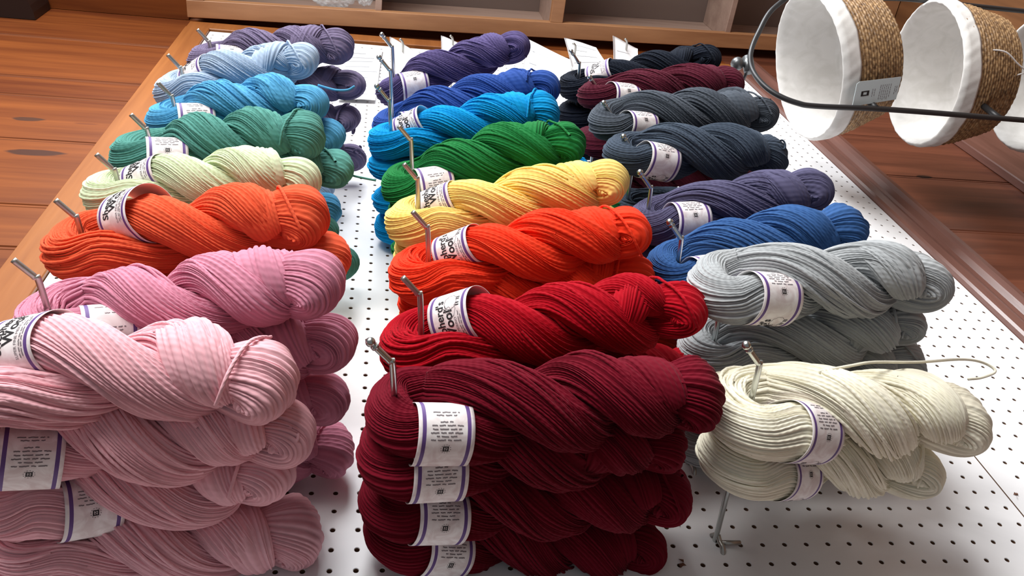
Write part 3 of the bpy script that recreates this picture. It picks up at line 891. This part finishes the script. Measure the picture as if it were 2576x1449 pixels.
LOGO = -2.75
top('L8', (468, 118), (888, 112), L_, 'dusky lavender skein on the hook nearest the bookcase, topmost of its pile', 0.98, 11, beta0=-2.2)
top('L7', (378, 190), (805, 150), U, 'powder blue twisted skein with the lettered band, second hook from the bookcase', 0.98, 12, s0=0.3, beta0=0.9)
top('L6', (357, 265), (828, 250), L_, 'turquoise blue skein whose loose end sticks out over the white board', 1.0, 13, beta0=-3.0,
    tail=[at_b(800, 214, 24.4), at_b(826, 222, 24.2), at_b(850, 227, 24), at_b(875, 226, 24), at_b(892, 217, 24)])
top('L5', (265, 355), (818, 335), L_, 'sea green skein draped between the turquoise and the pale green ones, topmost', 1.05, 14, beta0=-2.1)
top('L4', (200, 450), (805, 440), U, 'pale green skein with lettered paper band, behind the coral orange one', 0.95, 15, s0=0.35, beta0=0.5)
top('L3', (95, 580), (824, 545), U, 'coral orange skein with loose lettered paper band, topmost of its pile', 1.08, 16, s0=1.25, beta0=0.6, slack=0.16)
top('L2', (15, 775), (862, 690), L_, 'rose pink skein spread over its pile, topmost, small-print band below', 1.08, 17, s0=0.7, beta0=-3.7)
top('M8', (940, 195), (1330, 105), L_, 'deep purple skein at the far end of the middle column', 0.98, 18, beta0=-2.5)
top('M7', (932, 285), (1405, 210), L_, 'royal blue skein between the deep purple and the bright cyan one', 1.05, 19, beta0=-3.3)
top('M6', (928, 325), (1405, 270), U, 'bright cyan skein with lettered band, topmost of its pile', 0.98, 20, s0=0.3, beta0=-0.4, slack=0.10)
top('M5', (952, 430), (1468, 345), L_, 'emerald green skein behind the butter yellow one, topmost', 1.02, 21, beta0=-3.4)
top('M4', (968, 520), (1578, 450), U, 'butter yellow skein with lettered band, topmost of its pile', 1.0, 22, s0=0.3, beta0=0.3)
top('M3', (982, 650), (1638, 580), U, 'scarlet orange skein with lettered band, topmost of its pile', 1.0, 23, s0=0.7, beta0=-0.45)
top('M2', (952, 830), (1770, 765), U, 'bright red skein with the sheep drawing on its band', 1.06, 24, s0=0.7, beta0=-0.35, slack=0.10)
top('M1', (900, 1000), (1812, 975), L_, 'wine red skein on top of the nearest pile of four', 1.12, 25, s0=-0.1, beta0=-2.75, K=56)
top('R8', (1408, 190), (1808, 148), U, 'near-black navy skein at the far end of the right column, topmost', 0.92, 26, s0=0.8, beta0=0.6)
top('R7', (1447, 245), (1868, 210), L_, 'dark burgundy skein in front of the near-black one, topmost', 0.98, 27, beta0=-2.3, dn=0.25)
top('R6', (1478, 310), (1950, 285), L_, 'charcoal skein right in front of the dark burgundy one', 1.0, 28, beta0=-2.6, dn=0.25)
top('R5', (1512, 390), (1978, 380), L_, 'blue-grey charcoal skein behind the slate violet one, topmost', 1.0, 29, beta0=-2.4, dn=0.25)
top('R4', (1580, 520), (2088, 470), L_, 'slate violet skein behind the denim blue one', 1.02, 30, beta0=-2.3)
top('R3', (1625, 640), (2172, 565), L_, 'denim blue skein between the slate violet and the light grey one', 1.0, 31, beta0=-2.9)
top('R2', (1722, 730), (2375, 690), L_, 'light grey skein crossing toward the dark moulding, topmost of its pile', 1.06, 32, s0=0.2, beta0=-2.2, dn=0.25)
top('R1', (1775, 1030), (2470, 1050), L_, 'cream skein nearest the camera in the right column, upper of two', 1.16, 33, s0=0.5, beta0=-2.2, dn=-0.1,
    tail=[at_n(2060, 935, 8.9), at_n(2140, 920, 9.0), at_n(2200, 911, 9.0), at_n(2310, 911, 8.4), at_n(2420, 904, 7.8), at_n(2475, 913, 7.4), at_n(2504, 934, 7.2), at_n(2470, 950, 7.0), at_n(2436, 954, 7.0)])
# nearest pile of the left column, its hook outside the picture
E0 = np.array([-39.9, 1.0, 8.3])
skein(E0, at_b(742, 955, 1.2), WOOL['palepink'], 'pale pink skein on top of the pile at the lower left', 'yarn skeins on the pegboard hooks', 1.16, 41, U, 0.6, 0.55)

# ------------------------------------------------------------------ lower skeins of the piles that show
low('L1', 5.7, (790, 1080), 'pale pink skein second from the top of the lower left pile', 1.12, 42, L_, 0.2, -2.9, hero=True, da=-0.95)
low('L1', 3.2, (738, 1190), 'pale pink skein third from the top, its band lower down the pile', 1.08, 43, L_, 1.2, -2.5, hero=True, da=-0.9)
low('L1', 1.35, (806, 1345), 'pale pink skein at the bottom of its pile, lying against the board', 1.10, 44, None, hero=True, da=-0.6, db=-0.4)
low('L2', 5.6, (893, 860), 'rose pink skein second in its pile, end fanned beside the white board', 1.05, 45, hero=True)
low('L2', 3.3, (882, 985), 'rose pink skein third in its pile with curled loops at the end', 1.0, 46)
low('L2', 1.3, (890, 1135), 'rose pink skein lowest in its pile, casting a shadow on the board', 0.95, 47)
low('L3', 5.4, (882, 640), 'coral orange skein under the one with the loose band', 1.05, 48, db=-0.2)
low('L4', 2.8, (850, 735), 'pale green skein almost hidden below the coral orange pile', 0.95, 49)
low('L5', 6.2, (888, 410), 'sea green skein second in its pile, loose end over the white board', 1.0, 50,
    tail=[at_b(870, 430, 19.4), at_b(886, 441, 19.2), at_b(915, 448, 19.2), at_b(946, 454, 19.2)])
low('L5', 3.6, (853, 575), 'sea green skein third in its pile, behind the coral orange one', 0.95, 51)
low('L5', 1.4, (905, 668), 'dark sea green end showing lowest beside the rose pink pile', 0.95, 52)
low('L6', 6.2, (868, 345), 'turquoise blue skein second in its pile, behind the sea green one', 0.98, 53)
low('L6', 2.6, (856, 535), 'turquoise blue end low down between the sea green ones', 0.95, 54)
low('L7', 2.6, (842, 478), 'powder blue end peeping out below the sea green pile', 0.95, 55)
low('L8', 6.0, (920, 205), 'dusky lavender skein second in its pile at the far end', 1.0, 56)
low('L8', 3.6, (908, 300), 'dusky lavender skein third in its pile, frayed end on white', 0.98, 57)
low('L8', 1.5, (920, 392), 'dusky lavender skein lowest in its pile, against the board', 0.98, 58)
low('M6', 5.4, None, 'bright cyan skein second in its pile, folded end at the gap', 1.0, 59)
low('M6', 3.1, None, 'bright cyan skein third in its pile, behind the emerald green one', 0.98, 60)
low('M6', 1.3, None, 'bright cyan skein lowest in its pile against the board', 0.95, 61)
low('M5', 5.3, None, 'emerald green skein second in its pile, mostly hidden by yellow', 0.98, 62)
low('M5', 2.9, None, 'emerald green skein lowest of those showing beside the yellow folds', 0.95, 63)
low('M4', 5.6, (1560, 548), 'butter yellow skein second in its pile', 1.0, 64)
low('M4', 3.3, None, 'butter yellow skein third in its pile, fold beside the gap', 0.96, 65)
low('M4', 1.4, None, 'butter yellow skein lowest in its pile, against the board', 0.92, 66)
low('M3', 5.5, (1642, 690), 'scarlet orange skein under the topmost one', 1.0, 67, hero=True)
low('M3', 3.2, None, 'scarlet orange skein deep in the pile behind bright red', 0.96, 68)
low('M2', 5.4, None, 'bright red skein second in its pile, behind the wine red ones', 1.0, 69)
low('M1', 5.5, (1722, 1105), 'wine red skein second from the top of the nearest pile', 1.12, 70, L_, -0.1, -2.75, hero=True, flat=0.9, K=54, da=0.1)
low('M1', 3.1, (1735, 1230), 'wine red skein third from the top of the nearest pile', 1.10, 71, L_, 0.0, -2.75, hero=True, flat=0.9, K=54, da=0.1)
low('M1', 1.35, (1668, 1372), 'wine red skein at the bottom of the nearest pile, against the board', 1.06, 72, L_, 0.1, -2.7, hero=True, flat=0.9, K=54, da=0.1)
low('R8', 5.6, None, 'near-black navy skein second in its pile', 0.98, 73)
low('R8', 3.2, None, 'near-black navy skein lowest of its pile', 0.98, 74)
low('R7', 5.8, None, 'dark burgundy skein under the topmost one', 0.95, 75)
low('R7', 3.2, None, 'dark burgundy skein lowest of its pile', 0.95, 76)
low('R5', 5.8, None, 'blue-grey charcoal skein under the topmost one', 0.98, 77)
low('R4', 5.6, None, 'slate violet skein under the topmost one', 0.95, 78)
low('R3', 5.4, None, 'denim blue skein under the topmost one', 0.98, 79)
low('R3', 2.8, None, 'denim blue skein deep in the pile behind light grey', 0.95, 80)
low('R2', 6.6, (2318, 800), 'light grey skein second in its pile, frayed strands at its end', 1.02, 81, None, hero=True)
low('R2', 4.2, (2316, 900), 'light grey skein third in its pile, just above the cream one', 1.0, 82, L_, 0.4, -2.4, hero=True)
low('R2', 1.8, None, 'light grey skein lowest in its pile, between wine red and cream', 1.0, 83, length=11)
low('R1', 5.0, (2352, 1180), 'cream skein under the other cream one, hook wire showing below', 1.06, 84, L_, 0.6, -2.5, hero=True, da=-0.1, db=-0.2)
# ------------------------------------------------------------------ cards and sheets hanging at the far end of the board
def sheet(name, pts, label, cat, mat=WHITE_PAPER, lines=0, thick=0.03, seed=1, group=None):
    """pts: four corners (inches), order round the sheet"""
    P = [np.asarray(p, float) for p in pts]
    nrm = unit(np.cross(P[1] - P[0], P[3] - P[0]))
    if nrm[2] < 0: nrm = -nrm
    G = 10; mb = MB(); r = random.Random(seed)
    ph = r.uniform(0, 6)
    def pos(u, v, l=0.0):
        q = (P[0] * (1 - u) + P[1] * u) * (1 - v) + (P[3] * (1 - u) + P[2] * u) * v
        return q + nrm * (0.12 * math.sin(3.1 * u + ph) * math.sin(2.6 * v + ph) + l)
    top_ = [pos(i / G, j / G, thick / 2) for i in range(G + 1) for j in range(G + 1)]
    bot_ = [pos(i / G, j / G, -thick / 2) for i in range(G + 1) for j in range(G + 1)]
    k = G + 1; n = k * k
    f = [(i * k + j, (i + 1) * k + j, (i + 1) * k + j + 1, i * k + j + 1) for i in range(G) for j in range(G)]
    f += [tuple(n + x for x in q[::-1]) for q in f]
    edge = [(i, 0) for i in range(k)] + [(G, j) for j in range(1, k)] + [(i, G) for i in range(G - 1, -1, -1)] + [(0, j) for j in range(G - 1, 0, -1)]
    E_ = [i * k + j for i, j in edge]
    f += [(E_[i], E_[(i + 1) % len(E_)], n + E_[(i + 1) % len(E_)], n + E_[i]) for i in range(len(E_))]
    mb.add(top_ + bot_, f, 0, True)
    for i in range(lines):
        v0 = (i + 1) / (lines + 1) + r.uniform(-0.02, 0.02); u0 = r.uniform(0.06, 0.2); u1 = r.uniform(0.55, 0.95); w = 0.006
        q = []
        for s_ in range(9):
            u = u0 + (u1 - u0) * s_ / 8; q.append((pos(u, v0 - w, thick / 2 + 0.012), pos(u, v0 + w, thick / 2 + 0.012)))
        vv = [x[0] for x in q] + [x[1] for x in q]
        mb.add(vv, [(s_, s_ + 1, 9 + s_ + 1, 9 + s_) for s_ in range(8)], 1, True)
    o = mb.build(name, [mat, LINE_M], None, sum(P) / 4)
    tag(o, label, cat, group); return o
def px4(*q): return [at_n(x, y, n) for (x, y, n) in q]
sheet('printed_sheet', px4((866, 120, 0.3), (962, 124, 0.3), (944, 254, 0.3), (850, 250, 0.3)), 'white printed sheet lying flat on the board beside the lavender pile', 'sheet', lines=9, seed=2)
sheet('card', px4((979, 95, 4.6), (1046, 126, 3.4), (1046, 180, 2.4), (985, 175, 3.6)), 'white card corner standing up behind the deep purple skein, next to its hook', 'card', seed=3, group='white cards at the far end')
sheet('card', px4((1108, 92, 4.6), (1170, 112, 3.8), (1165, 170, 2.8), (1112, 165, 3.4)), 'white card tip just above the middle of the deep purple skein', 'card', seed=4, group='white cards at the far end')
sheet('card', px4((1419, 96, 4.8), (1500, 119, 4.0), (1530, 165, 2.8), (1440, 175, 3.6)), 'white printed card leaning behind the band of the near-black skein', 'card', lines=4, seed=5, group='white cards at the far end')
sheet('card', px4((1540, 92, 4.8), (1606, 121, 3.6), (1604, 160, 2.6), (1546, 160, 3.4)), 'white pointed card above the middle of the near-black skein', 'card', lines=1, seed=6, group='white cards at the far end')
sheet('printed_sheet', px4((1326, 100, 1.6), (1440, 150, 1.2), (1432, 300, 0.4), (1300, 290, 0.4)), 'white sheet between the royal blue and the near-black skeins', 'sheet', lines=5, seed=7)
sheet('plastic_sleeve', px4((1340, 112, 2.6), (1436, 152, 2.4), (1430, 240, 1.4), (1352, 190, 1.4)), 'clear plastic sleeve lying on the white sheet', 'sleeve', mat=FILM, seed=8)

for (x, y, n, w) in ((1012, 112, 4.4, 'beside the deep purple skein'), (1138, 103, 4.4, 'behind the middle of the deep purple skein'), (1446, 122, 4.9, 'at the near-black skein, dark and short'), (1576, 110, 4.4, 'behind the middle of the near-black skein')):
    t = at_n(x, y, n)
    o = thing('peg_hook', 'short steel hook carrying the white card ' + w, 'peg hook', (t[0], t[1], 0), 'hooks with white cards')
    mb = MB(); mb.tube(spline([(t[0] + 0.2, t[1], -0.1), (t[0] + 0.1, t[1], n * 0.5), (t[0] + 0.05, t[1], n), (t[0] - 0.25, t[1], n + 0.5)], 20), 0.11, 10); mb.build('shaft', STEEL_DULL, o, (t[0], t[1], 0))
# ------------------------------------------------------------------ crumpled clear bag in the top compartment of the bookcase
def crumple(c, r, seed, sc):
    rng = np.random.default_rng(seed)
    v = []; f = []; h, k = 26, 40
    d = rng.normal(0, 1, (9, 3)); ph = rng.uniform(0, 6.3, 9); fr = rng.uniform(2.0, 7.0, 9)
    for i in range(h + 1):
        th = math.pi * i / h
        for j in range(k):
            p = 2 * math.pi * j / k
            u = np.array([math.sin(th) * math.cos(p), math.sin(th) * math.sin(p), math.cos(th)])
            m = 1 + sum(0.10 * abs(math.sin(fr[q] * (d[q] @ u) + ph[q])) - 0.05 for q in range(9))
            v.append(np.array(c) + u * r * m * np.array(sc))
    for i in range(h):
        for j in range(k): f.append((i * k + j, (i + 1) * k + j, (i + 1) * k + (j + 1) % k, i * k + (j + 1) % k))
    return v, f
c1 = at_b(860, 2, 75.0)
mb = MB()
v, f = crumple((-33.6, 74.6, 3.5), 1.7, 5, (1.35, 0.9, 0.8)); mb.add(v, f, 0, False)
v, f = crumple((-30.0, 74.4, 3.6), 0.9, 6, (0.9, 1.0, 1.1)); mb.add(v, f, 0, False)
tag(mb.build('plastic_bag', FILM, None, (-35, 77, 3)), 'crumpled clear plastic bag lying in the top bookcase compartment', 'bag')

# ------------------------------------------------------------------ basket stand with three lined baskets
st = thing('basket_stand', 'dark metal stand with an arched top holding three lined baskets', 'stand', (FLOOR_A, 40, 10.5))
fpost = (32.9, 8.92); bpost = (44.0, 14.55)
arch = [at_b(*q) for q in ((2060, 267.5, 32.9), (2005, 259, 33.1), (1952, 237, 33.9), (1912, 205, 35.2), (1890, 168, 36.8), (1889, 130, 38.0), (1908, 82, 39.6), (1945, 22, 41.2), (2020, -22, 42.6), (2110, -6, 43.8))]
path = spline([(FLOOR_A - 0.05, fpost[0], fpost[1]), (20, fpost[0], fpost[1]), (9, fpost[0], fpost[1])] + list(map(tuple, arch)) + [(14, bpost[0], bpost[1]), (22, bpost[0], bpost[1]), (FLOOR_A - 0.05, bpost[0], bpost[1])], 170)
mb = MB(); mb.tube(path, 0.20, 12); mb.build('frame', IRON, st, (FLOOR_A, 40, 10.5))
ap = at_b(1886, 163, 37.5)
mb = MB(); mb.tube([ap + (-0.1, -0.5, -0.35), ap + (-0.1, 0.5, 0.35)], 0.42, 14); mb.tube([ap + (-0.1, 0, 0), ap + (-0.85, -0.05, 0.02)], 0.22, 12); mb.tube([ap + (0, 0, -0.2), ap + (-0.3, -0.25, -1.1)], 0.13, 8)
mb.build('clamp', IRON_GREY, st, (FLOOR_A, 40, 10.5))
mb = MB(); mb.ball(ap + (-1.0, -0.05, 0.02), 0.5, k=18); mb.build('knob', IRON_GREY, st, (FLOOR_A, 40, 10.5))

BR = 5.62
def basket(c, ax, label, seed):
    c = np.array(c, float); ax = unit(np.array(ax, float))
    u = unit(np.cross(ax, np.array([0, 0, 1.0]))); v = np.cross(ax, u)
    root = thing('basket', label, 'basket', c + ax * 5.1, 'lined baskets on the stand')
    og = c + ax * 5.1
    rng = np.random.default_rng(seed)
    H = 5.0
    def prof(t):                     # t 0 rim .. 1 bottom edge
        return BR - 0.02 + 0.10 * math.sin(math.pi * min(1, t * 1.4)) - 0.95 * t ** 1.7
    K = 260; rows = 20; sub = 4
    hs = []; rr = []; ro_i = []
    for i in range(rows * sub + 1):
        t = i / (rows * sub); ph = (i % sub) / sub
        hs.append(0.15 + (H - 0.15) * t); rr.append(prof(t)); ro_i.append(i)
    hs = np.array(hs); rr = np.array(rr)
    # rounded bottom
    nb = 16
    tb = np.linspace(0, 1, nb + 1)[1:]
    hs = np.concatenate([hs, H + 0.5 * np.sin(tb * math.pi / 2)]); rr = np.concatenate([rr, rr[-1] * (1 - tb) ** 0.62])
    th = np.arange(K) * 2 * math.pi / K
    idx = np.arange(len(hs))
    row = idx // sub
    bulge = 0.10 * np.abs(np.sin(math.pi * (idx % sub) / sub))
    V = []
    rowph = rng.uniform(0, 6.3, len(hs) + 1)
    for i in range(len(hs)):
        st_ = 0.04 * np.sin(th * 65 + (row[i] % 2) * math.pi + 2.6 * (idx[i] % sub) / sub) + 0.02 * np.sin(th * 23 + rowph[row[i]])
        wob = 0.05 * np.sin(2 * th + seed) + 0.03 * np.sin(3 * th + 2 * seed)
        r_ = max(rr[i], 0.02) + (bulge[i] + st_ * (bulge[i] / 0.1) + wob) * min(1, rr[i] / 2.0)
        V.append(c + ax * (hs[i] + 0.02 * np.sin(th * 9 + rowph[row[i]]))[:, None] + r_[:, None] * (np.cos(th)[:, None] * u + np.sin(th)[:, None] * v))
    V = np.concatenate(V); n = len(hs)
    i = np.arange(n - 1)[:, None] * K; j = np.arange(K)[None, :]; j2 = (j + 1) % K
    F = np.stack([i + j, i + j2, i + K + j2, i + K + j], -1).reshape(-1, 4)
    mesh_obj('woven_body', V, F, SEAGRASS, root, og)
    # cloth lining: inside wall, rolled rim, short skirt outside
    pr = [(-4.6, 0.0)]
    pts = []
    for t in np.linspace(0, 1, 8): pts.append((4.62 - 0.0 * t, 4.3 * t + 0.02))           # floor of the lining
    for t in np.linspace(0, 1, 20)[1:]: pts.append((4.62 - 4.5 * t, 4.3 + (BR - 0.30 - 4.3) * t ** 0.7))
    for t in np.linspace(0.15, 1, 8): pts.append((0.12 - 0.34 * math.sin(math.pi * t), BR - 0.30 + 0.55 * t))
    for t in np.linspace(0, 1, 8)[1:]: pts.append((0.12 + 0.95 * t, BR + 0.25 - 0.02 * t))
    pts.append((1.02, BR + 0.14))
    pts = np.array(pts)
    K2 = 220; th = np.arange(K2) * 2 * math.pi / K2
    ph = rng.uniform(0, 6.3, 12)
    V = []
    for q, (hh, r_) in enumerate(pts):
        rim = math.exp(-((hh - 0.0) / 1.3) ** 2)
        wr = 0.45 * rim * (0.035 * np.sin(31 * th + 3 * hh + ph[0]) + 0.03 * np.sin(17 * th - 4 * hh + ph[1]) + 0.03 * np.sin(47 * th + 6 * hh + ph[2])) + 0.05 * np.sin(3 * th + ph[3]) + 0.05 * np.sin(5 * th + 0.6 * hh + ph[4]) * min(1, r_ / 4)
        hw = 0.05 * np.sin(5 * th + ph[5]) + 0.03 * np.sin(13 * th + ph[6]) if hh > 0.5 and r_ > BR else 0.04 * np.sin(4 * th + ph[7]) * rim
        rad_ = np.maximum(0.01, r_ + wr * min(1.0, r_ / 3))
        V.append(c + ax * (hh + hw * np.ones(K2))[:, None] + rad_[:, None] * (np.cos(th)[:, None] * u + np.sin(th)[:, None] * v))
    V = np.concatenate(V); n = len(pts)
    i = np.arange(n - 1)[:, None] * K2; j = np.arange(K2)[None, :]; j2 = (j + 1) % K2
    F = np.stack([i + j, i + K2 + j, i + K2 + j2, i + j2], -1).reshape(-1, 4)
    mesh_obj('lining', V, F, CLOTH, root, og)
    return root, og
b1, o1 = basket((5.2, 39.8, 9.6), (1, 0.05, 0.22), 'topmost lined seagrass basket, pale blue card hanging on its side', 1)
b2, o2 = basket((15.8, 40.7, 9.5), (1, -0.06, 0.09), 'second lined seagrass basket down, white string loop on its rim', 2)
b3, o3 = basket((26.5, 41.0, 9.6), (1, 0.0, 0.0), 'lowest lined seagrass basket, cut off by the edge of the picture', 3)
for (a, c) in ((7.6, (39.8, 9.6)), (17.6, (40.7, 9.5)), (28.2, (41, 9.6))):
    for post in (fpost, bpost):
        d = np.array([c[0] - post[0], c[1] - post[1]]); dl = np.linalg.norm(d); d = d / dl
        e = max(0.3, dl - BR - 0.1)
        mb = MB(); mb.tube([(a, post[0], post[1]), (a, post[0] + d[0] * e, post[1] + d[1] * e)], 0.24, 10)
        mb.build('bracket', IRON, st, (FLOOR_A, 40, 10.5))
# card on the first basket
Q = [at_b(x, y, b) for x, y, b in ((2157, 206, 33.4), (2268, 193, 34.2), (2254, 250, 33.8), (2144, 268, 33.0))]
nrm = unit(np.cross(Q[1] - Q[0], Q[3] - Q[0]));
if nrm @ (CC - Q[0]) < 0: nrm = -nrm
def cardpos(x, y, l=0.0): return (Q[0] * (1 - x) + Q[1] * x) * (1 - y) + (Q[3] * (1 - x) + Q[2] * x) * y + nrm * l
mb = MB()
def cq(x0, y0, x1, y1, m, l):
    mb.add([cardpos(x0, y0, l), cardpos(x1, y0, l), cardpos(x1, y1, l), cardpos(x0, y1, l)], [(0, 1, 2, 3)], m, False)
c8 = [cardpos(x, y, l) for l in (0, -0.04) for x, y in ((0.06, 0), (1, 0), (1, 1), (0, 1), (0, 0.08))]
mb.add(c8, [(0, 1, 2, 3, 4), (9, 8, 7, 6, 5)] + [(i, (i + 1) % 5, 5 + (i + 1) % 5, 5 + i) for i in range(5)], 0, False)
cq(0.14, 0.42, 0.32, 0.47, 1, 0.012); cq(0.14, 0.58, 0.32, 0.63, 1, 0.012); cq(0.14, 0.47, 0.19, 0.58, 1, 0.012); cq(0.27, 0.47, 0.32, 0.58, 1, 0.012)
r = random.Random(8)
for x in (0.39, 0.44, 0.56, 0.605, 0.65, 0.695, 0.74, 0.79, 0.90, 0.94):
    y = 0.25 if 0.5 < x < 0.85 else 0.38
    while y < (0.85 if 0.5 < x < 0.85 else 0.68):
        l = r.uniform(0.05, 0.14); cq(x, y, x + 0.012, y + l, 2, 0.012); y += l + 0.03
mesh = mb.build('hang_card', [TAG_M, INK_M, INK_GREY], b1, o1)
mesh['label'] = 'pale blue printed card'
sp = spline([at_b(x, y, b) for x, y, b in ((2462, 152, 37), (2470, 142, 36.4), (2486, 127, 36.2), (2530, 131, 36), (2562, 162, 35.8), (2590, 185, 35.8), (2576, 184, 35.8), (2525, 196, 35.8), (2500, 180, 35.9), (2488, 162, 36.2), (2464, 153, 37))], 70)
mb = MB(); mb.tube(sp, 0.06, 7); x_ = mb.build('string_loop', STRING_M, b2, o2)

for o in list(bpy.data.objects):
    if 'o_' in o: del o['o_']
